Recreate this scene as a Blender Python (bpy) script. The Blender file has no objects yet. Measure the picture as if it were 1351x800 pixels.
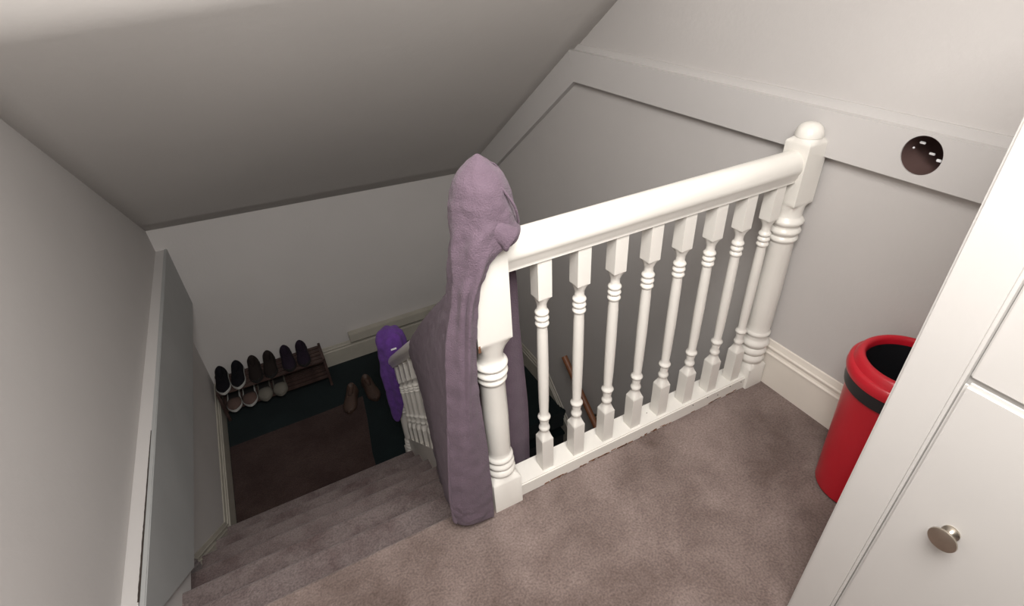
import bpy, bmesh, math, random
from mathutils import Vector, Matrix, noise
random.seed(7)
scn = bpy.context.scene
C = scn.collection
PI = math.pi

# ---------------------------------------------------------------- camera
W_PX = 1351.0
F_PX = 695.4
cam_d = bpy.data.cameras.new('camera'); cam = bpy.data.objects.new('camera', cam_d); C.objects.link(cam)
cam_d.sensor_width = 36.0; cam_d.sensor_fit = 'HORIZONTAL'; cam_d.lens = 36.0 * F_PX / W_PX
cam_d.clip_start = 0.02
R = Matrix.Rotation(-0.450, 4, 'Z') @ Matrix.Rotation(0.975, 4, 'X') @ Matrix.Rotation(-0.060, 4, 'Z')
cam.matrix_world = Matrix.Translation((-0.325, -0.998, 1.484)) @ R
scn.camera = cam

# ---------------------------------------------------------------- world, lights, exposure
scn.view_settings.view_transform = 'Standard'
scn.view_settings.look = 'None'
scn.view_settings.gamma = 1.0
scn.view_settings.use_curve_mapping = False
scn.view_settings.exposure = 0.0
world = bpy.data.worlds.new('sky'); scn.world = world; world.use_nodes = True
bg = world.node_tree.nodes['Background']
bg.inputs['Color'].default_value = (0.80, 0.88, 1.0, 1); bg.inputs['Strength'].default_value = 1.0
# rooflight in the sloping ceiling behind the camera: daylight comes through it
SL_A, SL_B = (-0.50, 2.30), (-2.60, 0.75)          # (y, z) top and foot of the rear slope
RX_0, RX_1, RT0, RT1 = -0.60, 0.35, 0.04, 0.40       # opening: x range, share of the slope
ld = bpy.data.lights.new('rooflight_daylight', 'AREA'); ld.shape = 'RECTANGLE'; ld.size = 0.90; ld.size_y = 0.88
ld.energy = 66; ld.color = (1.0, 0.965, 0.93)
lo = bpy.data.objects.new('rooflight_daylight', ld); C.objects.link(lo)
tm = (RT0+RT1)/2
SA = math.atan2(SL_A[1]-SL_B[1], SL_A[0]-SL_B[0]); NY, NZ = -math.sin(SA), math.cos(SA)   # outward normal of the slope
lo.location = ((RX_0+RX_1)/2, SL_A[0]+(SL_B[0]-SL_A[0])*tm+0.08*NY, SL_A[1]+(SL_B[1]-SL_A[1])*tm+0.08*NZ)
lo.rotation_euler = (SA, 0, 0)       # faces down and towards the stairwell

# ---------------------------------------------------------------- materials
def mat(name, col, rough=0.6, var=0.0, vscale=8.0, bump=0.0, bscale=200.0, metal=0.0, col2=None, spec=0.5, sheen=0.0, coat=0.0):
    m = bpy.data.materials.new(name); m.use_nodes = True
    nt = m.node_tree; b = nt.nodes['Principled BSDF']
    b.inputs['Base Color'].default_value = (*col, 1); b.inputs['Roughness'].default_value = rough
    b.inputs['Metallic'].default_value = metal; b.inputs['Specular IOR Level'].default_value = spec
    if sheen: b.inputs['Sheen Weight'].default_value = sheen; b.inputs['Sheen Roughness'].default_value = 0.5
    if coat: b.inputs['Coat Weight'].default_value = coat
    tc = nt.nodes.new('ShaderNodeTexCoord')
    if var or col2:
        n = nt.nodes.new('ShaderNodeTexNoise'); n.inputs['Scale'].default_value = vscale; n.inputs['Detail'].default_value = 5
        nt.links.new(tc.outputs['Object'], n.inputs['Vector'])
        r = nt.nodes.new('ShaderNodeValToRGB'); r.color_ramp.elements[0].position = 0.35; r.color_ramp.elements[1].position = 0.68
        c2 = col2 if col2 else tuple(min(1, c*(1+var)) for c in col)
        c1 = col if col2 else tuple(c*(1-var) for c in col)
        r.color_ramp.elements[0].color = (*c1, 1); r.color_ramp.elements[1].color = (*c2, 1)
        nt.links.new(n.outputs['Fac'], r.inputs['Fac']); nt.links.new(r.outputs['Color'], b.inputs['Base Color'])
    if bump:
        n2 = nt.nodes.new('ShaderNodeTexNoise'); n2.inputs['Scale'].default_value = bscale; n2.inputs['Detail'].default_value = 3
        nt.links.new(tc.outputs['Object'], n2.inputs['Vector'])
        bp = nt.nodes.new('ShaderNodeBump'); bp.inputs['Strength'].default_value = bump; bp.inputs['Distance'].default_value = 0.01
        nt.links.new(n2.outputs['Fac'], bp.inputs['Height']); nt.links.new(bp.outputs['Normal'], b.inputs['Normal'])
    return m

def carpet_mat(name, dark, light, pos0=0.38, pos1=0.62, scale=4.0):
    """pile carpet: large soft brushed patches plus fibre speckle"""
    m = mat(name, light, 0.95, spec=0.08, sheen=0.12)
    nt = m.node_tree; b = nt.nodes['Principled BSDF']
    tc = nt.nodes.new('ShaderNodeTexCoord')
    n = nt.nodes.new('ShaderNodeTexNoise'); n.inputs['Scale'].default_value = scale; n.inputs['Detail'].default_value = 6
    n.inputs['Roughness'].default_value = 0.62; n.inputs['Distortion'].default_value = 0.15
    r = nt.nodes.new('ShaderNodeValToRGB'); e = r.color_ramp.elements
    e[0].position = pos0; e[1].position = pos1; e[0].color = (*dark, 1); e[1].color = (*light, 1)
    f = nt.nodes.new('ShaderNodeTexNoise'); f.inputs['Scale'].default_value = 160; f.inputs['Detail'].default_value = 3
    f2 = nt.nodes.new('ShaderNodeMapRange'); f2.inputs['From Min'].default_value = 0.3; f2.inputs['From Max'].default_value = 0.7
    f2.inputs['To Min'].default_value = 0.72; f2.inputs['To Max'].default_value = 1.25
    mx = nt.nodes.new('ShaderNodeMix'); mx.data_type = 'RGBA'; mx.blend_type = 'MULTIPLY'; mx.inputs[0].default_value = 1.0
    cb = nt.nodes.new('ShaderNodeCombineColor')
    L = nt.links.new
    L(tc.outputs['Object'], n.inputs['Vector']); L(tc.outputs['Object'], f.inputs['Vector'])
    L(n.outputs['Fac'], r.inputs['Fac']); L(f.outputs['Fac'], f2.inputs['Value'])
    for k in range(3): L(f2.outputs['Result'], cb.inputs[k])
    L(r.outputs['Color'], mx.inputs[6]); L(cb.outputs['Color'], mx.inputs[7]); L(mx.outputs[2], b.inputs['Base Color'])
    bp = nt.nodes.new('ShaderNodeBump'); bp.inputs['Strength'].default_value = 0.6; bp.inputs['Distance'].default_value = 0.006
    L(f.outputs['Fac'], bp.inputs['Height']); L(bp.outputs['Normal'], b.inputs['Normal'])
    return m

M = {}
M['wall'] = mat('wall_paint', (0.515, 0.492, 0.475), 0.75, var=0.03, vscale=1.5, bump=0.08, bscale=60, spec=0.3)
M['ceil'] = mat('ceiling_paint', (0.58, 0.555, 0.53), 0.6, var=0.03, vscale=1.2, bump=0.10, bscale=25, spec=0.4)
M['beam'] = mat('satin_beam_paint', (0.53, 0.51, 0.495), 0.55, var=0.02, vscale=2)
M['gloss'] = mat('gloss_white_paint', (0.70, 0.675, 0.625), 0.28, var=0.03, vscale=5, bump=0.05, bscale=30)
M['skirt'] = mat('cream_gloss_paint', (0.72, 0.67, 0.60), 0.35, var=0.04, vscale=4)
M['skirt_dim'] = mat('shaded_cream_paint', (0.40, 0.375, 0.32), 0.45, var=0.08, vscale=6)  # skirting cream darkened: the stairwell's lower light is put into the colour
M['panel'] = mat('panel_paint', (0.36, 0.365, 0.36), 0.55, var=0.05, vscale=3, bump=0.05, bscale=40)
M['cab'] = mat('cabinet_paint', (0.52, 0.502, 0.48), 0.45, var=0.02, vscale=3)
M['crack'] = mat('bare_dark_gap', (0.035, 0.025, 0.02), 0.9)
M['chip'] = mat('bare_wood_chip', (0.20, 0.09, 0.045), 0.8, var=0.3, vscale=60)
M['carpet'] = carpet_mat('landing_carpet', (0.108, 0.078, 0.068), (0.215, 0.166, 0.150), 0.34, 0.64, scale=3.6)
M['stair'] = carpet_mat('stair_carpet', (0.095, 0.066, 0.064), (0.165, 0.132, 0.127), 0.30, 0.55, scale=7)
M['teal'] = carpet_mat('dark_teal_carpet', (0.004, 0.009, 0.010), (0.006, 0.013, 0.014), scale=3)
M['rug'] = carpet_mat('brown_rug', (0.032, 0.018, 0.016), (0.048, 0.030, 0.026), scale=4)
M['gown'] = mat('mauve_fleece', (0.118, 0.084, 0.108), 0.92, var=0.07, vscale=22, bump=0.45, bscale=300, spec=0.05, sheen=0.10)
M['towel'] = mat('violet_terry', (0.13, 0.05, 0.27), 0.95, var=0.15, vscale=30, bump=0.7, bscale=200, spec=0.05, sheen=0.1)
M['red'] = mat('red_plastic', (0.50, 0.010, 0.022), 0.32, var=0.04, vscale=6)
M['black'] = mat('black_plastic', (0.012, 0.012, 0.014), 0.4)
M['nickel'] = mat('brushed_nickel', (0.52, 0.47, 0.40), 0.32, metal=1.0, var=0.05, vscale=40)
M['wood'] = mat('varnished_pine', (0.20, 0.075, 0.035), 0.45, col2=(0.27, 0.11, 0.05), vscale=12)
M['darkwood'] = mat('dark_stained_wood', (0.035, 0.018, 0.015), 0.6, col2=(0.07, 0.042, 0.035), vscale=14)
M['shoe_black'] = mat('black_canvas', (0.006, 0.006, 0.008), 0.9, var=0.1, spec=0.15)
M['shoe_dark'] = mat('dark_brown_leather', (0.012, 0.008, 0.007), 0.8, var=0.1, spec=0.2)
M['shoe_navy'] = mat('dark_plum_suede', (0.014, 0.009, 0.017), 0.9, var=0.1, spec=0.2)
M['rubber'] = mat('white_rubber', (0.42, 0.42, 0.40), 0.5)
M['darkrubber'] = mat('dark_rubber', (0.012, 0.011, 0.011), 0.7)
M['rose'] = mat('dusty_pink_felt', (0.085, 0.052, 0.043), 0.9, var=0.15)
M['greyfelt'] = mat('pale_grey_felt', (0.13, 0.12, 0.10), 0.9, var=0.15)
M['tan'] = mat('tan_leather', (0.045, 0.024, 0.016), 0.6, var=0.2)
M['cavity'] = mat('brown_glossy_cavity', (0.12, 0.075, 0.068), 0.35)
M['white'] = mat('white_fabric', (0.8, 0.8, 0.8), 0.7)
M['glassframe'] = mat('white_window_frame', (0.75, 0.75, 0.73), 0.4)

# ---------------------------------------------------------------- helpers
def finish(name, bm, m, parent=None, smooth=40):
    me = bpy.data.meshes.new(name)
    bmesh.ops.recalc_face_normals(bm, faces=bm.faces)
    bm.to_mesh(me); bm.free()
    if smooth:
        for p in me.polygons: p.use_smooth = True
        me.set_sharp_from_angle(angle=math.radians(smooth))
    me.materials.append(m)
    o = bpy.data.objects.new(name, me); C.objects.link(o)
    if parent:
        o.parent = parent
    return o

def tag(o, label=None, cat=None, group=None, kind=None):
    if label: o['label'] = label
    if cat: o['category'] = cat
    if group: o['group'] = group
    if kind: o['kind'] = kind
    return o

def empty(name, loc, label, cat, group=None):
    o = bpy.data.objects.new(name, None); C.objects.link(o); o.location = loc; o.empty_display_size = 0.1
    return tag(o, label, cat, group)

def rel(o):
    """keep world placement of a mesh built in world coordinates under a parent that sits elsewhere"""
    o.matrix_parent_inverse = Matrix.Translation(-o.parent.location)
    return o

def box(bm, x0, x1, y0, y1, z0, z1, bev=0.0):
    r = bmesh.ops.create_cube(bm, size=1.0)
    vs = r['verts']
    for v in vs:
        v.co = Vector(((x0+x1)/2 + v.co.x*(x1-x0), (y0+y1)/2 + v.co.y*(y1-y0), (z0+z1)/2 + v.co.z*(z1-z0)))
    if bev:
        es = {e for v in vs for e in v.link_edges}
        bmesh.ops.bevel(bm, geom=list(es), offset=bev, segments=2, affect='EDGES', clamp_overlap=True)
    return bm

def prism(bm, pts, axis, a0, a1):
    """extrude a 2D polygon along an axis. axis x: pts=(y,z); y: (x,z); z: (x,y)"""
    def mk(p, a):
        if axis == 'x': return (a, p[0], p[1])
        if axis == 'y': return (p[0], a, p[1])
        return (p[0], p[1], a)
    A = [bm.verts.new(mk(p, a0)) for p in pts]; B = [bm.verts.new(mk(p, a1)) for p in pts]
    n = len(pts)
    bm.faces.new(A); bm.faces.new(list(reversed(B)))
    for i in range(n): bm.faces.new((A[i], B[i], B[(i+1) % n], A[(i+1) % n]))
    return bm

def struct(name, bm, m, smooth=0):
    o = finish(name, bm, m, None, smooth); o['kind'] = 'structure'; return o

def turned(bm, rows, cx, cy, n=40):
    """loft: rows of (z, half_width, squareness 0..1) - square blocks flowing into turned sections"""
    rings = []
    for z, r, s in rows:
        ring = []
        for i in range(n):
            a = 2*PI*i/n
            c, d = math.cos(a), math.sin(a)
            k = 1.0/max(abs(c), abs(d))
            # round section radius r, square of half width r: keep corners crisp
            rr = r*((1-s) + s*min(k, 1.40))
            ring.append(bm.verts.new((cx+rr*c, cy+rr*d, z)))
        rings.append(ring)
    bm.faces.new(list(reversed(rings[0]))); bm.faces.new(rings[-1])
    for a, b in zip(rings[:-1], rings[1:]):
        for i in range(n): bm.faces.new((a[i], a[(i+1) % n], b[(i+1) % n], b[i]))
    return bm

def ringed(z, r, h, bulge):
    """half round bead between z and z+h"""
    return [(z+h*t, r+bulge*math.sin(PI*t), 0.0) for t in (0, .15, .35, .5, .65, .85, 1)]

def catmull(P, t):
    n = len(P)-1; x = t*n; i = min(int(x), n-1); u = x-i
    p0 = P[max(i-1, 0)]; p1 = P[i]; p2 = P[i+1]; p3 = P[min(i+2, n)]
    return 0.5*((2*p1)+(-p0+p2)*u+(2*p0-5*p1+4*p2-p3)*u*u+(-p0+3*p1-3*p2+p3)*u**3)

def cloth(bm, rows, nu, nv, disp=None):
    """smooth surface through a grid of control points (rows of equal length)"""
    rows = [[Vector(p) for p in r] for r in rows]
    grid = []
    for j in range(nv+1):
        v = j/nv
        ctrl = [catmull([r[i] for r in rows], v) for i in range(len(rows[0]))]
        grid.append([catmull(ctrl, i/nu) for i in range(nu+1)])
    G = []
    for j in range(nv+1):
        row = []
        for i in range(nu+1):
            p = grid[j][i]
            if disp:
                du = grid[j][min(i+1, nu)]-grid[j][max(i-1, 0)]; dv = grid[min(j+1, nv)][i]-grid[max(j-1, 0)][i]
                nrm = du.cross(dv)
                nrm = nrm.normalized() if nrm.length > 1e-9 else Vector((0, 0, 1))
                p = p + nrm*disp(i/nu, j/nv, p)
            row.append(bm.verts.new(p))
        G.append(row)
    for j in range(nv):
        for i in range(nu):
            bm.faces.new((G[j][i], G[j][i+1], G[j+1][i+1], G[j+1][i]))
    return bm

def thick(o, t, off=0.0):
    s = o.modifiers.new('thickness', 'SOLIDIFY'); s.thickness = t; s.offset = off
    return o

def tube(bm, pts, r, n=14, r1=None):
    pts = [Vector(p) for p in pts]; rings = []
    for i, p in enumerate(pts):
        d = (pts[min(i+1, len(pts)-1)]-pts[max(i-1, 0)]).normalized()
        up = Vector((0, 0, 1)) if abs(d.z) < 0.9 else Vector((1, 0, 0))
        a = d.cross(up).normalized(); b = d.cross(a)
        rr = r if r1 is None else r+(r1-r)*i/(len(pts)-1)
        rings.append([bm.verts.new(p+a*rr*math.cos(2*PI*k/n)+b*rr*math.sin(2*PI*k/n)) for k in range(n)])
    bm.faces.new(rings[0]); bm.faces.new(list(reversed(rings[-1])))
    for a, b in zip(rings[:-1], rings[1:]):
        for k in range(n): bm.faces.new((a[k], b[k], b[(k+1) % n], a[(k+1) % n]))
    return bm

def cut(o, cutter_bm):
    """subtract a shape from an object for good (boolean evaluated, helper removed)"""
    me = bpy.data.meshes.new('cut'); bmesh.ops.recalc_face_normals(cutter_bm, faces=cutter_bm.faces)
    cutter_bm.to_mesh(me); cutter_bm.free()
    c = bpy.data.objects.new('cut', me); C.objects.link(c)
    md = o.modifiers.new('b', 'BOOLEAN'); md.object = c; md.operation = 'DIFFERENCE'; md.solver = 'EXACT'
    dg = bpy.context.evaluated_depsgraph_get()
    new = bpy.data.meshes.new_from_object(o.evaluated_get(dg))
    o.modifiers.clear(); o.data = new
    bpy.data.objects.remove(c)
    return o

# ---------------------------------------------------------------- key measures (metres)
XL_UP, XL_LOW, XR = -1.06, -1.098, 1.233
YF, YB, ZC = 2.89, -2.60, 2.30
G_, R_ = 0.239, 0.208
Y0 = 0.021                      # landing nosing
ZH = -7*R_                      # half landing level
XP = -0.992                     # face of the boarded panel

# ---------------------------------------------------------------- setting: floors
bm = bmesh.new()
prof = [(YB, -0.22), (YB, 0.0)] + [(Y0-0.018+0.018*math.sin(a), -0.018+0.018*math.cos(a)) for a in [k*PI/8 for k in range(0, 9)]] + [(Y0-0.02, -0.05), (Y0-0.02, -0.22)]
prism(bm, prof, 'x', XL_UP-0.1, 0.06)
struct('floor', bm, M['carpet'], 40)
bm = bmesh.new(); box(bm, 0.06, XR+0.02, YB, 0.045, -0.22, 0.0)
struct('floor', bm, M['carpet'])
bm = bmesh.new(); box(bm, XL_LOW-0.05, XR+0.02, 6*G_-0.03, YF+0.05, ZH-0.15, ZH)
struct('floor', bm, M['teal'])

# ---------------------------------------------------------------- setting: walls
bm = bmesh.new(); box(bm, XL_UP-0.20, XL_UP, YB, YF+0.1, -0.087, ZC+0.1)
struct('wall_left', bm, M['wall'])
bm = bmesh.new(); box(bm, XL_LOW-0.16, XL_LOW, YB, YF+0.1, -3.6, -0.09)
struct('wall_left', bm, M['wall'])
wr = struct('wall_right', box(bmesh.new(), XR, XR+0.25, YB, YF+0.1, -3.6, ZC+0.1), M['wall'])
struct('wall_far', box(bmesh.new(), XL_LOW-0.16, XR+0.25, YF, YF+0.15, -3.6, 0.6), M['wall'])
struct('wall_back', box(bmesh.new(), XL_UP-0.2, XR+0.25, YB-0.15, YB, -0.22, ZC+0.1), M['wall'])
struct('wall_under_landing', box(bmesh.new(), XL_LOW-0.1, XR+0.1, -0.95, -0.85, -3.6, -0.2), M['wall'])
struct('floor', box(bmesh.new(), XL_LOW-0.1, XR+0.1, -0.95, YF+0.1, -3.7, -3.6), M['teal'])

# ceiling: sloping part down over the stairwell, steeper part above it, flat part with the rooflight
def sheet(pts, t=0.08):
    """pts: 4 corners (a,b,c,d) counter-clockwise seen from the room, thickened away from it"""
    bm = bmesh.new(); n = 12
    a, b, c, d = [Vector(p) for p in pts]
    G = []
    for j in range(n+1):
        l = a.lerp(d, j/n); r = b.lerp(c, j/n)
        G.append([bm.verts.new(l.lerp(r, i/n)) for i in range(n+1)])
    for j in range(n):
        for i in range(n): bm.faces.new((G[j][i], G[j][i+1], G[j+1][i+1], G[j+1][i]))
    return bm
def ceiling_piece(pts):
    o = struct('ceiling', sheet(pts), M['ceil'], 30)
    q = o.data.polygons[0]
    if q.normal.dot(Vector((0, 0, 0.9))-q.center) < 0: o.data.flip_normals()
    s = thick(o, 0.06, -1.0)
    return o
xa, xb = XL_UP-0.10, XR+0.10
lo_l, lo_r = (xa, YF+0.03, 0.045), (xb, YF+0.03, -0.050)
up_l, up_r = (xa, 1.105, 1.404), (xb, 0.55, 1.610)
ceiling_piece([lo_l, lo_r, up_r, up_l])
ceiling_piece([up_l, up_r, (xb, -0.18, ZC+0.03), (xa, 0.12, ZC+0.03)])
bm = bmesh.new(); box(bm, xa, xb, SL_A[0], 0.75, ZC, ZC+0.12)
struct('ceiling', bm, M['ceil'])
def slope_pt(t, off): return (SL_A[0]+(SL_B[0]-SL_A[0])*t+off*NY, SL_A[1]+(SL_B[1]-SL_A[1])*t+off*NZ)
def slope_slab(bm, x0, x1, t0, t1, o0, o1):
    prism(bm, [slope_pt(t0, o0), slope_pt(t1, o0), slope_pt(t1, o1), slope_pt(t0, o1)], 'x', x0, x1)
bm = bmesh.new()
for a_ in ((xa, RX_0, -0.02, 1.03), (RX_1, xb, -0.02, 1.03), (RX_0, RX_1, -0.02, RT0), (RX_0, RX_1, RT1, 1.03)): slope_slab(bm, *a_, 0.0, 0.12)
struct('ceiling', bm, M['ceil'])
bm = bmesh.new(); f = 0.02
for a_ in ((RX_0, RX_0+0.035, RT0, RT1), (RX_1-0.035, RX_1, RT0, RT1), (RX_0+0.035, RX_1-0.035, RT0, RT0+f), (RX_0+0.035, RX_1-0.035, RT1-f, RT1)): slope_slab(bm, *a_, 0.02, 0.06)
struct('window_1', bm, M['glassframe'])

# ---------------------------------------------------------------- right wall: proud band, strip under the slope, hole
def ceil_z(x, y):
    tl = (YF+0.03-y)
    zl = lo_l[2] + tl/(YF+0.03-up_l[1])*(up_l[2]-lo_l[2]); zr = lo_r[2] + tl/(YF+0.03-up_r[1])*(up_r[2]-lo_r[2])
    return zl+(zr-zl)*(x-xa)/(xb-xa)
XB = 1.200
bm = bmesh.new()
pts = [(YB, 0.914), (1.316, 0.914), (1.375, 1.080), (YB, 1.050)]
prism(bm, pts, 'x', XB, XR+0.004)
es = [e for e in bm.edges if all(abs(v.co.x-XB) < 1e-4 for v in e.verts) and all(v.co.z > 1.0 for v in e.verts)]
bmesh.ops.bevel(bm, geom=es, offset=0.026, segments=6, affect='EDGES')
beam = struct('trim_1', bm, M['beam'], 30)
HY, HZ, HR = -0.298, 0.986, 0.050
def cyl_x(x0, x1, r, n=48):
    b = bmesh.new(); prism(b, [(HY+r*math.cos(2*PI*k/n), HZ+r*math.sin(2*PI*k/n)) for k in range(n)], 'x', x0, x1); return b
cut(beam, cyl_x(1.15, 1.30, HR)); cut(wr, cyl_x(1.15, 1.39, HR+0.001))
hole = empty('service_hole', (XB, HY, HZ), 'small round dark brown hole cut in the white wall band above the red bin', 'wall hole')
bm = bmesh.new(); n = 40
for (xx0, r0, xx1, r1) in ((XB+0.004, HR-0.0005, 1.33, HR-0.003), (1.33, HR-0.003, 1.35, 0.03), (1.35, 0.03, 1.355, 0.0005)):
    A = [bm.verts.new((xx0, HY+r0*math.cos(2*PI*k/n), HZ+r0*math.sin(2*PI*k/n))) for k in range(n)]
    B = [bm.verts.new((xx1, HY+r1*math.cos(2*PI*k/n), HZ+r1*math.sin(2*PI*k/n))) for k in range(n)]
    for k in range(n): bm.faces.new((A[k], A[(k+1) % n], B[(k+1) % n], B[k]))
bmesh.ops.remove_doubles(bm, verts=bm.verts, dist=1e-5)
rel(finish('lining', bm, M['cavity'], hole))
for (dy, dz, sx, sz, dx) in ((0.022, 0.022, .014, .006, .03), (0.034, 0.008, .005, .005, .02), (-0.002, -0.004, .014, .006, .045), (-0.034, -0.008, .012, .007, .02)):  # small pale bits set inside the hole
    bm = bmesh.new(); box(bm, XB+dx, XB+dx+0.004, HY+dy-sx/2, HY+dy+sx/2, HZ+dz-sz/2, HZ+dz+sz/2, 0.0012)
    rel(finish('pale_bit', bm, M['white'], hole))
# strip following the slope
bm = bmesh.new()
pts = [(1.316, 0.914), (2.25, 0.235), (YF+0.01, -0.24), (YF+0.01, ceil_z(XR, YF)+0.02), (1.375, ceil_z(XR, 1.375)+0.03)]
prism(bm, pts, 'x', XB+0.0006, XR+0.004)
struct('trim_2', bm, M['beam'])

# ---------------------------------------------------------------- left wall: plaster ledge and boarded panel with a gap between
bm = bmesh.new()
box(bm, XL_LOW-0.02, XP-0.0215, -0.10, YF, -0.50, -0.088)
ledge = struct('trim_3', bm, M['beam'])
bm = bmesh.new()
zt = -0.0845
pts = [(0.20, zt), (0.245, -0.155), (0.32, -0.214), (0.628, -0.473), (YF, -0.530), (YF, zt)]
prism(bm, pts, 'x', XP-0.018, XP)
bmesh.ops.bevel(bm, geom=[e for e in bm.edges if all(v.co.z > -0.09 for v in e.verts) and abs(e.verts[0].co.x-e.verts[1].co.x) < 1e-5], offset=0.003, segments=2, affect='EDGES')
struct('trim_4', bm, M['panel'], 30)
# dark ragged gap behind the board's top edge (old paint split open)
bm = bmesh.new()
seg = 60; A = []; B = []
for k in range(seg+1):
    y = 0.27+(1.05-0.27)*k/seg
    w = 0.0058*(1-k/seg)**0.8*(0.6+0.8*noise.noise(Vector((y*14, 0, 0)))**2+0.3*random.random())+0.0006
    A.append(bm.verts.new((XP-0.0195-w, y, -0.0868))); B.append(bm.verts.new((XP-0.0175, y, -0.0868)))
for k in range(seg): bm.faces.new((A[k], B[k], B[k+1], A[k+1]))
r_ = bmesh.ops.extrude_face_region(bm, geom=bm.faces[:])
for v in r_['geom']:
    if isinstance(v, bmesh.types.BMVert): v.co.z -= 0.004
struct('trim_5', bm, M['crack'])
# thin lighter filler fills the ledge where the paint has not split
bm = bmesh.new(); box(bm, XP-0.0216, XP-0.0178, 0.9, YF, -0.12, -0.0872)
struct('trim_6', bm, M['beam'])

# ---------------------------------------------------------------- skirting boards
def skirt_profile(h, d=0.018):
    """(offset from wall, height) moulded skirting"""
    return [(0, 0), (d, 0), (d, h*0.70), (d+0.003, h*0.715), (d+0.003, h*0.74), (d-0.003, h*0.76), (d-0.005, h*0.80), (d-0.001, h*0.845), (d-0.001, h*0.87), (d-0.007, h*0.89), (d-0.010, h*0.94), (d-0.012, h*0.99), (0, h)]
HS = 0.194
def skirt_x(name, x, sgn, y0, y1, z, h, m):
    bm = bmesh.new(); prism(bm, [(x+sgn*o, z+hh) for o, hh in skirt_profile(h)], 'y', y0, y1)
    o = struct(name, bm, m, 30); return o
skirt_x('baseboard_right', XR, -1, YB, 0.045, 0.0, HS, M['skirt'])
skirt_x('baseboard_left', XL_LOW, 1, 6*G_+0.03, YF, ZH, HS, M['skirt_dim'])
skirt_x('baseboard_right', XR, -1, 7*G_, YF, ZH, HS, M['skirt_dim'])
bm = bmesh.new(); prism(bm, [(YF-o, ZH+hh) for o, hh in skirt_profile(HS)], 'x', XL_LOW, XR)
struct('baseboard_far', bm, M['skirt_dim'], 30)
def raking(name, x, sgn, y0, z0, y1, z1, h, m, base=0.3):
    """skirting that follows the pitch of a flight; (y,z) is its lower moulding line start/end"""
    bm = bmesh.new()
    prof = [(0, -base), (0.018, -base)] + skirt_profile(h)[2:]
    A = [bm.verts.new((x+sgn*o, y0, z0-h+hh)) for o, hh in prof]; B = [bm.verts.new((x+sgn*o, y1, z1-h+hh)) for o, hh in prof]
    n = len(prof); bm.faces.new(A); bm.faces.new(list(reversed(B)))
    for i in range(n): bm.faces.new((A[i], A[(i+1) % n], B[(i+1) % n], B[i]))
    return struct(name, bm, m, 30)
ys = 6*G_+0.07
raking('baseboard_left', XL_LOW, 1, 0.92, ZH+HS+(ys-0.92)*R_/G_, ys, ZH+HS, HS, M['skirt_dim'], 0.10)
# above that an added carpet-coloured strip stands in for the shadow under the boarded panel
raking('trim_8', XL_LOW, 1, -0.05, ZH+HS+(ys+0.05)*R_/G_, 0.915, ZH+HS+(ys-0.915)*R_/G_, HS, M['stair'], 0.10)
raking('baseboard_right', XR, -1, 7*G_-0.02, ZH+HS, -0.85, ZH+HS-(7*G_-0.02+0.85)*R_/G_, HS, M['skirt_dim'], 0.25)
# boxed ledge on the far wall
bm = bmesh.new(); box(bm, -0.022, XR, YF-0.062, YF, -1.252, -1.172, 0.004)
struct('trim_7', bm, M['skirt_dim'], 30)

# ---------------------------------------------------------------- staircase
stairs = empty('staircase', (-0.5, 0.7, ZH), 'upper flight of mauve brown carpeted steps going down from the landing edge', 'staircase')
def step_bm(x0, x1, ya, yb, z, rise, sgn=1):
    """ya = back of tread, yb = nosing; sgn +1 nosing towards +y"""
    rr = 0.017
    p = [(ya, z-rise-0.05), (ya, z)]
    for k in range(9):
        a = k*PI/8
        p.append((yb-sgn*rr+sgn*rr*math.sin(a), z-rr+rr*math.cos(a)))
    p += [(yb-sgn*0.022, z-2*rr-0.012), (yb-sgn*0.022, z-rise-0.02)]
    bm = bmesh.new(); prism(bm, p, 'x', x0, x1); return bm
for k in range(1, 7):
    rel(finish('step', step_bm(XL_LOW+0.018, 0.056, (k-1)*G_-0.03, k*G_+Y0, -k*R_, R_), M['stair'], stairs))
# outer string, spandrel below it
def pitch(y): return -(y-Y0)*R_/G_
bm = bmesh.new(); prism(bm, [(0.05, pitch(0.05)+0.10), (1.58, pitch(1.58)+0.10), (1.58, ZH), (1.40, ZH-0.02), (0.05, -0.30)], 'x', 0.056, 0.092)
rel(finish('outer_string', bm, M['gloss'], stairs, 30))
bm = bmesh.new(); prism(bm, [(0.045, -0.25), (1.56, ZH-0.05), (1.56, -3.6), (-0.85, -3.6), (-0.85, -0.22), (0.045, -0.22)], 'x', 0.060, 0.088)
struct('wall_between_flights', bm, M['wall'])
low = empty('lower_staircase', (0.66, 0.6, ZH-1.0), 'dark carpeted lower flight going down under the landing behind the balusters', 'staircase')
for j in range(1, 9):
    yb = 7*G_-(j-1)*G_-0.03; ya = yb-G_-0.02
    rel(finish('step', step_bm(0.088, XR-0.018, yb+0.03, ya, ZH-j*R_, R_, -1), M['teal'], low))

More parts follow.
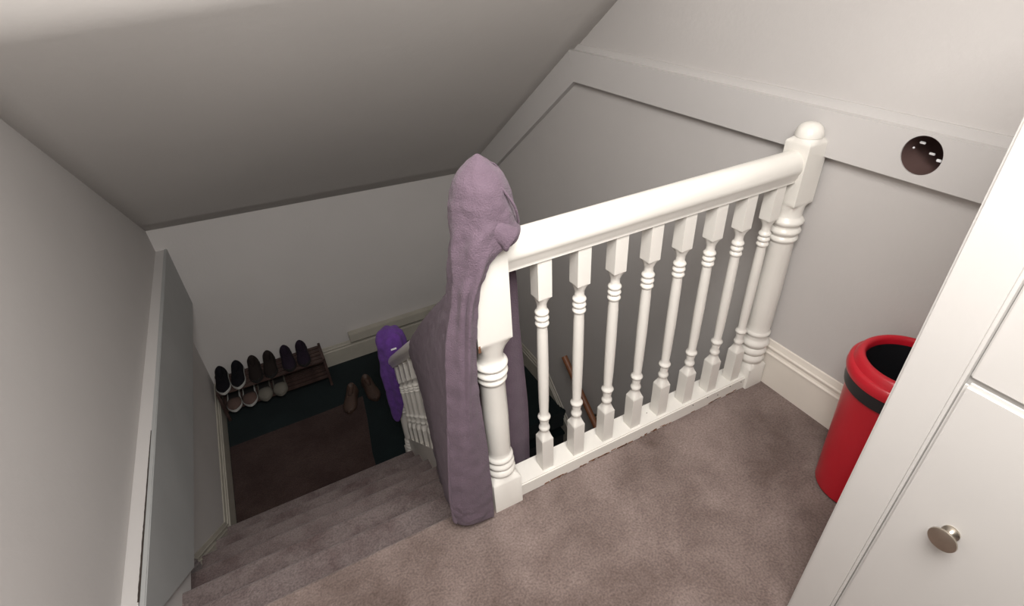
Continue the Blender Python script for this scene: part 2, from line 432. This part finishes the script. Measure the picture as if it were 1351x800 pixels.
# ---------------------------------------------------------------- balustrade of the landing
HW = 0.048
def cap_rows(z, hw):
    r = [(z-0.004, hw, 1), (z, hw, 1), (z+0.005, hw-0.001, 0.9), (z+0.012, hw-0.003, 0.35), (z+0.016, hw-0.004, 0.0)]
    for k in range(0, 9):
        a = k/8*PI/2*0.98
        r.append((z+0.018+0.040*math.sin(a), (hw-0.003)*math.cos(a)**0.8+0.0005, 0.0))
    return r
def newel_rows(z, H=1.035, hw=HW, base=0.125):
    s = hw/0.048
    rows = [(z, hw, 1), (z+base-0.006, hw, 1), (z+base, hw-0.002, 0.85), (z+base+0.010, hw-0.006*s, 0.15)]
    q = z+base+0.014
    rows += ringed(q, 0.041*s, 0.026, 0.006*s); rows += ringed(q+0.028, 0.038*s, 0.026, 0.007*s); rows += ringed(q+0.056, 0.037*s, 0.022, 0.006*s)
    rows += [(q+0.082, 0.035*s, 0), (q+0.10, 0.0365*s, 0), (q+0.25, 0.0375*s, 0), (z+0.505, 0.0355*s, 0)]
    rows += ringed(z+0.512, 0.037*s, 0.020, 0.005*s); rows += ringed(z+0.534, 0.038*s, 0.024, 0.008*s); rows += ringed(z+0.562, 0.039*s, 0.022, 0.008*s)
    rows += [(z+0.588, 0.036*s, 0), (z+0.602, 0.0355*s, 0), (z+0.618, 0.038*s, 0.0), (z+0.640, 0.043*s, 0.25), (z+0.662, hw-0.002, 0.8), (z+0.668, hw, 1), (z+0.675, hw, 1)]
    return rows + cap_rows(z+H-0.07, hw)
def far_newel_rows(hw):
    rows = [(0, hw, 1), (0.094, hw, 1), (0.100, hw-0.003, 0.85), (0.112, hw-0.004, 0.15)]
    rows += ringed(0.116, 0.042, 0.030, 0.005); rows += ringed(0.150, 0.040, 0.034, 0.008); rows += ringed(0.188, 0.042, 0.034, 0.009)
    rows += [(0.226, 0.041, 0), (0.236, 0.041, 0)] + ringed(0.240, 0.042, 0.018, 0.004)
    rows += [(0.262, 0.040, 0), (0.29, 0.042, 0), (0.45, 0.043, 0), (0.625, 0.040, 0)]
    rows += ringed(0.630, 0.041, 0.022, 0.006); rows += ringed(0.656, 0.042, 0.026, 0.008); rows += ringed(0.688, 0.042, 0.030, 0.010)
    rows += [(0.722, 0.040, 0), (0.738, 0.041, 0), (0.756, 0.0415, 0.1), (0.764, hw-0.001, 0.9), (0.768, hw, 1), (0.775, hw, 1)]
    return rows + cap_rows(0.955, hw)
bal = empty('balustrade', (0.62, 0.0, 0.0), 'white painted landing balustrade with eight turned balusters between two newel posts', 'balustrade')
NX, FX = 0.082, 1.168
nb = finish('newel_post', turned(bmesh.new(), newel_rows(0.0), NX, -0.002), M['gloss'], bal, 35); rel(nb)
nf = rel(finish('newel_post', turned(bmesh.new(), far_newel_rows(0.0425), FX, -0.002), M['gloss'], bal, 35))
# chips of bare wood on the posts
for (x, y, z, s) in ((NX-HW+0.003, -HW-0.0012, 0.668, 0.008),):
    bm = bmesh.new(); box(bm, x-0.003, x+0.004, y-0.0008, y+0.002, z-0.015, z+0.008, 0.001)
    c_ = finish('paint_chip', bm, M['chip'], nb); c_.matrix_parent_inverse = Matrix.Translation(-bal.location)
    c_.matrix_parent_inverse = (Matrix.Translation((0, 0, 0)))
prof = [(-0.026, 0.842), (0.026, 0.842), (0.026, 0.852), (0.031, 0.858), (0.031, 0.868), (0.036, 0.874), (0.039, 0.884)]
prof += [(0.039*math.cos(a), 0.890+0.046*math.sin(a)) for a in [PI/2*k/8 for k in range(0, 8)]]
prof = prof + [(-y, z) for y, z in reversed(prof)][:-2]
prof = [p for i, p in enumerate(prof) if i == 0 or (abs(p[0]-prof[i-1][0])+abs(p[1]-prof[i-1][1])) > 1e-5]
bm = bmesh.new(); prism(bm, prof, 'x', NX+HW-0.004, FX-0.036)
rel(finish('handrail', bm, M['gloss'], bal, 50))
bm = bmesh.new(); box(bm, NX+HW-0.004, FX-0.036, -0.034, 0.050, -0.002, 0.054, 0.004)
br = rel(finish('base_rail', bm, M['gloss'], bal, 40))
def baluster_rows(z0, z1, drop=0.0):
    """z0: foot, z1: underside of handrail"""
    hw = 0.0205
    r = [(z0, hw, 1), (z0+0.132, hw, 1), (z0+0.138, hw, 1), (z0+0.1405, 0.0195, 0.9), (z0+0.155, 0.0165, 0.3), (z0+0.163, 0.0145, 0)]
    r += ringed(z0+0.170, 0.0145, 0.020, 0.003); r += [(z0+0.198, 0.013, 0), (z0+0.215, 0.0155, 0)]; r += ringed(z0+0.218, 0.0155, 0.018, 0.0045)
    r += [(z0+0.245, 0.0135, 0), (z0+0.30, 0.0155, 0), (z0+0.42, 0.0165, 0), (z1-0.245, 0.0155, 0), (z1-0.222, 0.0145, 0)]
    for k in range(3): r += ringed(z1-0.217+k*0.0185, 0.0148, 0.0175, 0.0048)
    r += [(z1-0.158, 0.0135, 0), (z1-0.145, 0.0135, 0), (z1-0.140, 0.0150, 0.0), (z1-0.131, 0.0172, 0.25), (z1-0.121, 0.0198, 0.85), (z1-0.1195, hw, 1), (z1-0.116, hw, 1), (z1, hw, 1)]
    return r
bx0 = 0.2435; sp = 0.1192
base_me = None
for i in range(8):
    x = bx0+i*sp
    if base_me is None:
        o = finish('baluster', turned(bmesh.new(), baluster_rows(0.052, 0.845), 0, 0, 32), M['gloss'], bal, 35); base_me = o.data
    else:
        o = bpy.data.objects.new('baluster', base_me); C.objects.link(o); o.parent = bal
    o.location = (x-bal.location.x, 0.0, 0.0)
# worn lower edge of the base rail: flakes where the paint is gone
chip_pts = []
for k in range(46):
    x = random.uniform(0.22, 1.08); chip_pts.append((x, random.uniform(0.001, 0.007), random.uniform(0.006, 0.03)))
bm = bmesh.new()
for x, z, l in chip_pts: box(bm, x, x+l, -0.0348, -0.0330, z, z+random.uniform(0.002, 0.005))
ch = rel(finish('worn_edge', bm, M['chip'], bal, 0)); ch['kind'] = 'stuff'
for (x, z) in ((0.647, 0.10), (0.93, 0.045), (0.86, 0.040), (0.985, 0.030), (1.045, 0.046), (1.105, 0.040)):
    bm = bmesh.new(); bmesh.ops.create_icosphere(bm, subdivisions=1, radius=0.0028)
    yy = -0.0345 if z < 0.06 else -0.0209
    for v in bm.verts: v.co = Vector((v.co.x+x, v.co.y*0.3+yy, v.co.z+z))
    rel(finish('nail_hole', bm, M['crack'], bal))

# ---------------------------------------------------------------- balustrade of the upper flight
lb = empty('stair_balustrade', (0.076, 0.8, -0.75), 'white turned stair balustrade running down beside the steps to the lower newel post', 'balustrade')
SX = 0.076; LNY = 1.515
rel(finish('newel_post', turned(bmesh.new(), newel_rows(ZH, 1.06, 0.046, 0.16), SX, LNY), M['gloss'], lb, 35))
def railz(y): return pitch(y)+0.71
bm = bmesh.new()
prf = [(p[0]*0.95, p[1]-0.842) for p in prof]
A = [bm.verts.new((SX+a, 0.045, railz(0.045)+b)) for a, b in prf]; B = [bm.verts.new((SX+a, LNY-0.04, railz(LNY-0.04)+b)) for a, b in prf]
bm.faces.new(A); bm.faces.new(list(reversed(B)))
for i in range(len(A)): bm.faces.new((A[i], A[(i+1) % len(A)], B[(i+1) % len(A)], B[i]))
rel(finish('handrail', bm, M['gloss'], lb, 50))
nbal = 10; yy0 = 0.17; dy = (LNY-0.13-yy0)/(nbal-1)
smesh = finish('baluster', turned(bmesh.new(), baluster_rows(0.0, 0.625), 0, 0, 24), M['gloss'], lb, 35)
for i in range(nbal):
    y = yy0+i*dy
    o = smesh if i == 0 else bpy.data.objects.new('baluster', smesh.data)
    if i: C.objects.link(o); o.parent = lb
    o.location = (SX-lb.location.x, y-lb.location.y, pitch(y)+0.092-lb.location.z)

# ---------------------------------------------------------------- wooden handrail on the right wall of the lower flight
wh = empty('wall_handrail', (XR-0.05, 1.1, -1.0), 'orange varnished wooden handrail on the stairwell wall seen between the balusters', 'handrail')
hx = XR-0.055
def hz(y): return -0.86-(1.34-y)*0.80
bm = bmesh.new(); tube(bm, [(hx, 1.345, hz(1.345)), (hx, 0.8, hz(0.8)), (hx, 0.0, hz(0.0))], 0.021)
rel(finish('rail', bm, M['wood'], wh, 50))
for y in (1.02, 0.3):
    bm = bmesh.new(); tube(bm, [(XR, y, hz(y)-0.06), (hx+0.01, y, hz(y)-0.055), (hx, y, hz(y)-0.018)], 0.007)
    tube(bm, [(XR-0.006, y, hz(y)-0.06), (XR, y, hz(y)-0.06)], 0.024)
    rel(finish('bracket', bm, M['nickel'], wh, 50))

# ---------------------------------------------------------------- dressing gown over the near newel
gown = empty('dressing_gown', (0.05, 0.0, 0.0), 'mauve fleece dressing gown hanging by its hood from the near newel post', 'dressing gown')
cxg, cyg = 0.096, -0.002
def ringp(z, r, angs, sx=1.0, sy=1.0): return [(cxg+r*sx*math.cos(math.radians(a)), cyg+r*sy*math.sin(math.radians(a)), z) for a in angs]
ANG = (5, 60, 110, 150, 185, 215, 250, 290, 335)
rows = [ringp(1.128, 0.003, ANG), ringp(1.112, 0.024, ANG), ringp(1.082, 0.052, ANG), ringp(1.040, 0.067, ANG), ringp(0.995, 0.074, ANG)]
def row5(F, Mid, K, Gp, E):
    F, Mid, K, Gp, E = map(Vector, (F, Mid, K, Gp, E))
    Kb = K + Vector((0.016, 0.030, 0.0))
    P = [F, Mid, Kb, K, Gp, E]
    return [tuple(catmull(P, i/8)) for i in range(9)]
rows += [
    row5((.165, .045, .925), (.060, .085, .92), (.010, -.020, .935), (.050, -.080, .955), (.150, -.072, .962)),
    row5((.120, .080, .870), (.030, .072, .86), (.002, -.030, .870), (.028, -.082, .885), (.088, -.074, .925)),
    row5((.060, .140, .745), (.012, .070, .76), (-.010, -.034, .800), (.008, -.076, .815), (.048, -.068, .850)),
    row5((.050, .340, .560), (.004, .130, .63), (-.036, -.036, .705), (-.006, -.078, .715), (.030, -.066, .745)),
    row5((.045, .600, .310), (-.004, .230, .46), (-.058, -.040, .570), (-.022, -.084, .575), (.016, -.066, .605)),
    row5((.040, .800, .075), (-.014, .300, .28), (-.076, -.042, .430), (-.036, -.086, .430), (.018, -.067, .450)),
    row5((.040, .750, -.060), (-.028, .300, .12), (-.092, -.044, .290), (-.044, -.084, .285), (.022, -.067, .300)),
    row5((.032, .680, -.170), (-.040, .270, .00), (-.104, -.046, .150), (-.050, -.082, .150), (.022, -.067, .155)),
    row5((.012, .575, -.235), (-.050, .235, -.09), (-.104, -.048, .085), (-.050, -.078, .080), (.020, -.067, .065)),
    row5((-.004, .500, -.430), (-.056, .200, -.17), (-.100, -.048, .044), (-.050, -.072, .036), (.018, -.066, .016)),
]
def gd(u, v, p):
    a = max(0.0, min(1.0, (v-0.30)/0.25))
    fold = 0.009*math.sin(u*15+1.2*math.sin(v*3))+0.0035*math.sin(u*37+2.0+v*2)+0.006*math.sin(u*46+v*5)*math.exp(-((v-0.45)/0.12)**2)
    edge = min(1.0, 4.0*min(u, 1-u)+0.15)
    crumple = 0.0030*noise.noise(p*28)+0.0014*noise.noise(p*70)
    hoodf = (1-a)*0.004*noise.noise(Vector((p.x*30, p.y*30, p.z*9)))*min(1.0, v*8)
    win = math.exp(-((v-0.34)/0.10)**2)*max(0.0, min(1.0, (u-0.42)/0.2))
    gather = 0.0045*math.sin((u*34)-(v*26))*win                      # folds gathering towards the rolled hem
    groove = -0.016*math.exp(-((u-0.84+0.10*(v-0.5))/0.028)**2)*math.exp(-((v-0.55)/0.13)**2)
    ridge = 0.007*math.exp(-((u-0.70)/0.05)**2)*max(0.0, min(1.0, (v-0.35)/0.2))
    return a*fold*edge*0.55+crumple+hoodf+gather+groove+ridge
bm = bmesh.new(); cloth(bm, rows, 150, 190, gd)
bmesh.ops.remove_doubles(bm, verts=bm.verts, dist=1e-5)
o = rel(finish('body_cloth', bm, M['gown'], gown, 80)); thick(o, 0.0035, 0.0)
# rear part hanging on the far side of the post
rows = [[(.07, .080, .93), (.10, .092, .93), (.165, .088, .92)],
        [(.06, .085, .80), (.11, .100, .80), (.215, .088, .78)],
        [(.05, .095, .60), (.12, .115, .60), (.222, .090, .58)],
        [(.05, .105, .40), (.13, .115, .40), (.232, .095, .42)],
        [(.02, .130, .20), (.13, .118, .20), (.240, .095, .22)],
        [(.05, .130, .02), (.15, .120, .00), (.238, .098, .02)],
        [(.07, .130, -.04), (.16, .120, -.05), (.236, .098, -.02)]]
bm = bmesh.new(); cloth(bm, rows, 50, 80, lambda u, v, p: 0.008*math.sin(u*14+v*1.5)*min(1, v*3)+0.002*noise.noise(p*30))
o = rel(finish('back_cloth', bm, M['gown'], gown, 80)); thick(o, 0.0035, 0.0)
# folded hem of the hood poking out over the handrail
bm = bmesh.new(); rws = []
c0 = Vector((0.092, -0.062, 0.985)); c1 = Vector((0.126, -0.086, 0.960)); ax = (c1-c0).normalized()
s1 = ax.cross(Vector((0, 1, 0))).normalized(); s2 = ax.cross(s1)
for (tt, rr) in ((-0.25, 0.012), (0.0, 0.024), (0.35, 0.025), (0.72, 0.026), (0.90, 0.030), (1.0, 0.030), (1.05, 0.027), (1.02, 0.0225), (0.8, 0.020), (0.3, 0.016), (-0.1, 0.006)):
    rws.append([c0.lerp(c1, tt)+(s1*1.0*math.cos(a)+s2*0.60*math.sin(a))*rr for a in [2*PI*k/10 for k in range(11)]])
cloth(bm, rws, 40, 40, lambda u, v, p: 0.0022*noise.noise(p*55))
bmesh.ops.remove_doubles(bm, verts=bm.verts, dist=1e-4)
rel(finish('hood_hem', bm, M['gown'], gown, 80))
# seam down the hood
bm = bmesh.new(); sp_ = []
for k in range(14):
    t_ = k/13; a = math.radians(285+30*t_); z = 1.118-0.135*t_; rr = 0.010+0.074*math.sin(min(1, t_*1.25)*PI/2)
    sp_.append((cxg+rr*math.cos(a), cyg+rr*math.sin(a), z))
tube(bm, sp_, 0.0030, 8); rel(finish('hood_seam', bm, M['gown'], gown, 80))

# ---------------------------------------------------------------- violet towel over the lower newel
tw = empty('purple_towel', (SX, LNY, ZH+1.0), 'bright violet towel draped over the lower newel post on the half landing', 'towel')
tx, ty, tz = SX+0.016, LNY+0.01, ZH+1.085
rows = []
ANG2 = list(range(0, 361, 30))
for k in range(12):
    t_ = k/11; row = []
    for a in ANG2:
        ar = math.radians(a)
        long = 0.5+0.5*math.cos(ar-math.radians(205))          # the long corner hangs to the left
        L_ = 0.19+0.50*long**2.2
        s_ = t_*L_
        r_a = 0.080*math.sin(min(1, s_/0.07)*PI/2)
        if s_ > 0.07: r_a += 0.012*min(1, (s_-0.07)/0.2)*(1+0.8*math.sin(a*0.12)) - 0.006*max(0, (s_-0.35)/0.25)
        z = tz+0.055-(0.04*(1-math.cos(min(1, s_/0.07)*PI/2)) + max(0, s_-0.05))
        row.append((tx+r_a*math.cos(ar), ty+r_a*math.sin(ar), z))
    rows.append(row)
bm = bmesh.new(); cloth(bm, rows, 90, 60, lambda u, v, p: 0.007*math.sin(u*2*PI*7)*min(1, v*2)+0.005*noise.noise(p*22))
bmesh.ops.remove_doubles(bm, verts=bm.verts, dist=1e-5)
o = rel(finish('towel_cloth', bm, M['towel'], tw, 80)); thick(o, 0.006, 0.0)
bm = bmesh.new(); box(bm, tx-0.026, tx+0.006, ty-0.100, ty-0.096, tz-0.018, tz-0.009)
rel(finish('white_tag', bm, M['white'], tw))

# ---------------------------------------------------------------- red bin
BX, BY = 1.069, -0.525
bin_ = empty('waste_bin', (BX, BY, 0), 'red plastic round bin with black band and open top beside the white cabinet', 'bin')
def lathe(bm, pr, cx, cy, n=64):
    rings = [[bm.verts.new((cx+r*math.cos(2*PI*k/n), cy+r*math.sin(2*PI*k/n), z)) for k in range(n)] for r, z in pr]
    for a, b in zip(rings[:-1], rings[1:]):
        for k in range(n): bm.faces.new((a[k], a[(k+1) % n], b[(k+1) % n], b[k]))
    return bm
bm = lathe(bmesh.new(), [(0.0005, 0.004), (0.100, 0.004), (0.106, 0.010), (0.112, 0.14), (0.120, 0.32), (0.126, 0.425), (0.122, 0.425), (0.115, 0.30), (0.10, 0.02), (0.0005, 0.02)], BX, BY)
rel(finish('body', bm, M['red'], bin_, 40))
bm = lathe(bmesh.new(), [(0.1255, 0.415), (0.1325, 0.418), (0.1345, 0.430), (0.1345, 0.460), (0.130, 0.464), (0.122, 0.464)], BX, BY)
rel(finish('liner_band', bm, M['black'], bin_, 40))
bm = lathe(bmesh.new(), [(0.128, 0.458), (0.139, 0.462), (0.1415, 0.472), (0.1395, 0.490), (0.134, 0.496), (0.130, 0.497), (0.128, 0.503), (0.124, 0.513), (0.118, 0.519), (0.112, 0.520), (0.107, 0.517), (0.104, 0.510), (0.1035, 0.495)], BX, BY)
rel(finish('rim', bm, M['red'], bin_, 50))
bm = lathe(bmesh.new(), [(0.1035, 0.497), (0.102, 0.44), (0.098, 0.25), (0.09, 0.03), (0.0005, 0.028)], BX, BY)
rel(finish('bag_lining', bm, M['black'], bin_, 40))

# ---------------------------------------------------------------- white cabinet
CXF, CY1, CY0 = 0.55, -0.690, -1.62
cab = empty('white_cabinet', (0.88, -1.15, 0), 'tall white painted cabinet with framed doors at the right edge', 'cabinet')
bm = bmesh.new(); box(bm, CXF+0.022, XR-0.024, CY0, CY1, 0.0, 1.42, 0.002)
rel(finish('carcass', bm, M['cab'], cab, 30))
SW = 0.082
bm = bmesh.new(); box(bm, CXF, CXF+0.022, CY1-SW, CY1, 0.0, 1.42, 0.005)
rel(finish('stile', bm, M['cab'], cab, 30))
bm = bmesh.new(); box(bm, CXF, CXF+0.022, CY0, CY0+SW, 0.0, 1.42, 0.003)
rel(finish('stile', bm, M['cab'], cab, 30))
bm = bmesh.new(); box(bm, CXF+0.006, CXF+0.0225, CY0+SW+0.002, CY1-SW-0.0008, 0.10, 0.886, 0.006)
dl = rel(finish('door', bm, M['cab'], cab, 30))
bm = bmesh.new(); box(bm, CXF+0.014, CXF+0.0225, CY0+SW+0.002, CY1-SW-0.0008, 0.893, 1.38, 0.003)
du = rel(finish('door', bm, M['cab'], cab, 30))
KY, KZ = -0.862, 0.608
prk = [(0.0005, 0.0), (0.012, 0.0), (0.0125, 0.003), (0.008, 0.006), (0.0055, 0.010), (0.0055, 0.015), (0.010, 0.0185), (0.019, 0.0215), (0.0205, 0.0235), (0.0200, 0.0255), (0.018, 0.0262), (0.0005, 0.0268)]
bm = bmesh.new(); n = 40
rings = [[bm.verts.new((CXF+0.006-h, KY+r*math.cos(2*PI*k/n), KZ+r*math.sin(2*PI*k/n))) for k in range(n)] for r, h in [(r*1.1, h*1.15) for r, h in prk]]
for a, b in zip(rings[:-1], rings[1:]):
    for k in range(n): bm.faces.new((a[k], a[(k+1) % n], b[(k+1) % n], b[k]))
kn = finish('knob', bm, M['nickel'], dl, 50); kn.matrix_parent_inverse = Matrix.Translation((0, 0, 0))
kn.matrix_parent_inverse = Matrix.Identity(4)

# ---------------------------------------------------------------- brown rug on the half landing
bm = bmesh.new()
rugp = [(XL_LOW+0.022, 6*G_+0.03), (-0.190, 6*G_+0.03), (-0.170, 1.75), (-0.115, 2.10), (-0.085, 2.352), (-0.38, 2.335), (-0.75, 2.330), (XL_LOW+0.022, 2.325)]
prism(bm, rugp, 'z', ZH, ZH+0.009)
tag(finish('brown_rug', bm, M['rug'], None, 0), 'flat brown carpet piece lying on the dark teal half landing floor', 'rug')

# ---------------------------------------------------------------- shoe rack with shoes
rack = empty('shoe_rack', (-0.66, 2.74, ZH), 'low dark wooden two tier shoe rack against the far wall', 'shoe rack')
RX0, RX1, RY0, RY1 = -1.065, -0.262, 2.62, 2.865
T1, T2 = ZH+0.262, ZH+0.095
for x in (RX0, RX1-0.02):
    bm = bmesh.new(); box(bm, x, x+0.02, RY0, RY0+0.03, ZH, T1+0.02, 0.002); box(bm, x, x+0.02, RY1-0.03, RY1, ZH, T1+0.02, 0.002)
    box(bm, x, x+0.02, RY0+0.03, RY1-0.03, T1-0.03, T1+0.005, 0.002); box(bm, x, x+0.02, RY0+0.03, RY1-0.03, T2-0.03, T2+0.005, 0.002)
    rel(finish('end_frame', bm, M['darkwood'], rack, 30))
sl = None
for T in (T1, T2):
    for k in range(5):
        y = RY0+0.004+k*0.049
        if sl is None:
            bm = bmesh.new(); box(bm, RX0+0.02, RX1-0.02, -0.017, 0.017, -0.006, 0.006, 0.002)
            sl = finish('slat', bm, M['darkwood'], rack, 30); s = sl
        else:
            s = bpy.data.objects.new('slat', sl.data); C.objects.link(s); s.parent = rack
        s.location = (-rack.location.x, y+0.017-rack.location.y, T-rack.location.z)

def shoe_parts(L=0.265, Wd=0.092, low=False, tab=True):
    """shoe pointing to -y (toe), heel at +y; base at z=0. returns bmeshes (sole, upper, lining)"""
    N = 22; n = 20
    def width(t):   # t 0 toe .. 1 heel
        w = 0.5*Wd*(math.sin(min(1, t/0.30)*PI/2)**0.6)*(1-0.14*max(0, min(1, (t-0.35)/0.3)))
        if t > 0.92: w *= math.sqrt(max(0.10, 1-((t-0.92)/0.08)**2))
        return max(0.002, w)
    def height(t):
        if low: return 0.030+0.028*math.sin(min(1, t/0.42)*PI/2) if t < 0.48 else 0.030
        return 0.026+0.040*min(1, t/0.5)+0.030*max(0, (t-0.5)/0.5)
    ts = [0.5-0.5*math.cos(PI*k/N) for k in range(N+1)]
    sole = bmesh.new(); rings = []
    for z, sc in ((0, 0.96), (0.004, 1.02), (0.020, 1.02), (0.023, 0.98)):
        ring = [sole.verts.new((width(t)*sc, -L/2+L*t, z)) for t in ts]+[sole.verts.new((-width(t)*sc, -L/2+L*t, z)) for t in reversed(ts)]
        rings.append(ring)
    m_ = len(rings[0]); sole.faces.new(list(reversed(rings[0]))); sole.faces.new(rings[-1])
    for a, b in zip(rings[:-1], rings[1:]):
        for k in range(m_): sole.faces.new((a[k], a[(k+1) % m_], b[(k+1) % m_], b[k]))
    upper = bmesh.new(); G = []
    tmax = 0.56 if low else 1.0
    for t in ts:
        if t > tmax+0.03: break
        w = width(t)*0.97; h = height(t)-0.018; op = (not low) and t > 0.50
        row = []
        for k in range(n+1):
            a = PI*k/n
            x = w*math.cos(a)*(0.92+0.08*abs(math.cos(a))); z = 0.018+h*math.sin(a)**0.75
            if op:   # foot opening: keep a wall at each side
                cut_ = 0.52*min(1, (t-0.50)/0.12)
                if abs(math.cos(a)) < cut_:
                    x = w*cut_*(1 if math.cos(a) >= 0 else -1)*abs(math.cos(a))/max(cut_, 1e-3)
                    z = 0.018+h*math.sin(math.acos(cut_))**0.75-0.022*(1-(abs(math.cos(a))/max(cut_, 1e-3))**4)*(1 if t < 0.93 else 0)
            row.append(upper.verts.new((x, -L/2+L*t, z)))
        G.append(row)
    for a, b in zip(G[:-1], G[1:]):
        for k in range(n): upper.faces.new((a[k], b[k], b[k+1], a[k+1]))
    if low:
        # back edge closed
        pass
    if tab and not low:
        box(upper, -0.009, 0.009, L/2-0.010, L/2-0.004, height(1)-0.03, height(1)-0.010, 0.002)
    lin = bmesh.new()
    A = [lin.verts.new((width(t)*0.80, -L/2+L*t, 0.0245)) for t in ts[2:-1]]+[lin.verts.new((-width(t)*0.80, -L/2+L*t, 0.0245)) for t in reversed(ts[2:-1])]
    lin.faces.new(A); r = bmesh.ops.extrude_face_region(lin, geom=lin.faces[:])
    for v in r['geom']:
        if isinstance(v, bmesh.types.BMVert): v.co.z += 0.003
    return sole, upper, lin

def laces(L):
    bm = bmesh.new()
    for k in range(4):
        y = -L/2+L*(0.30+0.06*k); z = 0.026+0.040*(0.30+0.06*k)/0.5+0.003
        tube(bm, [(-0.016, y, z-0.004), (0, y-0.003, z+0.001), (0.016, y, z-0.004)], 0.0022, 6)
    return bm

def make_shoe(name, label, cat, group, mu, ms, ml, loc, rz, L=0.25, Wd=0.09, low=False, lace=False):
    root = empty(name, loc, label, cat, group)
    so, up, li = shoe_parts(L, Wd, low)
    finish('sole', so, ms, root, 40); finish('upper', up, mu, root, 60); finish('insole', li, ml, root, 30)
    if lace: finish('laces', laces(L), mu, root, 60)
    root.rotation_euler = (0, 0, rz)
    return root
zt1, zt2 = T1+0.0065, T2+0.0065
ymid = 2.738
shoes = [
    (-1.010, ymid, zt1, 'black trainer with white sole edge, leftmost on the top tier of the rack', 'shoe_black', 'rubber', 0.02, 1),
    (-0.900, ymid+0.01, zt1, 'black trainer with white sole edge, second from the left wall on the top tier', 'shoe_black', 'rubber', -0.05, 1),
    (-0.775, ymid+0.01, zt1, 'dark brown shoe on the top tier, left one of the middle pair', 'shoe_dark', 'darkrubber', 0.02, 0),
    (-0.665, ymid+0.01, zt1, 'dark brown shoe on the top tier, right one of the middle pair', 'shoe_dark', 'darkrubber', -0.04, 0),
    (-0.528, ymid+0.012, zt1, 'dark plum lace-up shoe on the top tier, left one of the right-hand pair', 'shoe_navy', 'darkrubber', 0.03, 1),
    (-0.412, ymid+0.012, zt1, 'dark plum lace-up shoe nearest the bare right end of the top tier', 'shoe_navy', 'darkrubber', -0.03, 1)]
for x, y, z, lab, mu, ms, rz, lc in shoes:
    make_shoe('shoe', lab, 'shoe', 'shoes on the top tier of the rack', M[mu], M[ms], M['darkrubber'], (x, y, z), rz, 0.268, 0.102, False, bool(lc))
for x, lab, mu, ms in ((-0.985, 'dusty pink slipper on the bottom tier, the one nearer the left wall', 'rose', 'rubber'), (-0.872, 'dusty pink slipper on the bottom tier, beside the grey pair', 'rose', 'rubber'),
                       (-0.759, 'pale grey slipper on the bottom tier, beside the pink pair', 'greyfelt', 'greyfelt'), (-0.646, 'pale grey slipper on the bottom tier, rightmost of the slippers', 'greyfelt', 'greyfelt')):
    make_shoe('slipper', lab, 'slipper', 'slippers on the bottom tier of the rack', M[mu], M[ms], M['darkrubber'], (x, 2.700, zt2), 0.0, 0.245, 0.108, True)
for x, y, rz, lab in ((-0.180, 2.33, -0.35, 'tan loafer lying on the corner of the brown rug'), (-0.005, 2.38, 0.08, 'tan loafer lying on the bare dark teal floor by the towel')):
    make_shoe('loafer', lab, 'shoe', 'tan loafers on the half landing floor', M['tan'], M['tan'], M['shoe_dark'], (x, y, ZH+(0.0095 if x < -0.1 else 0.0)), rz, 0.27, 0.105, False)
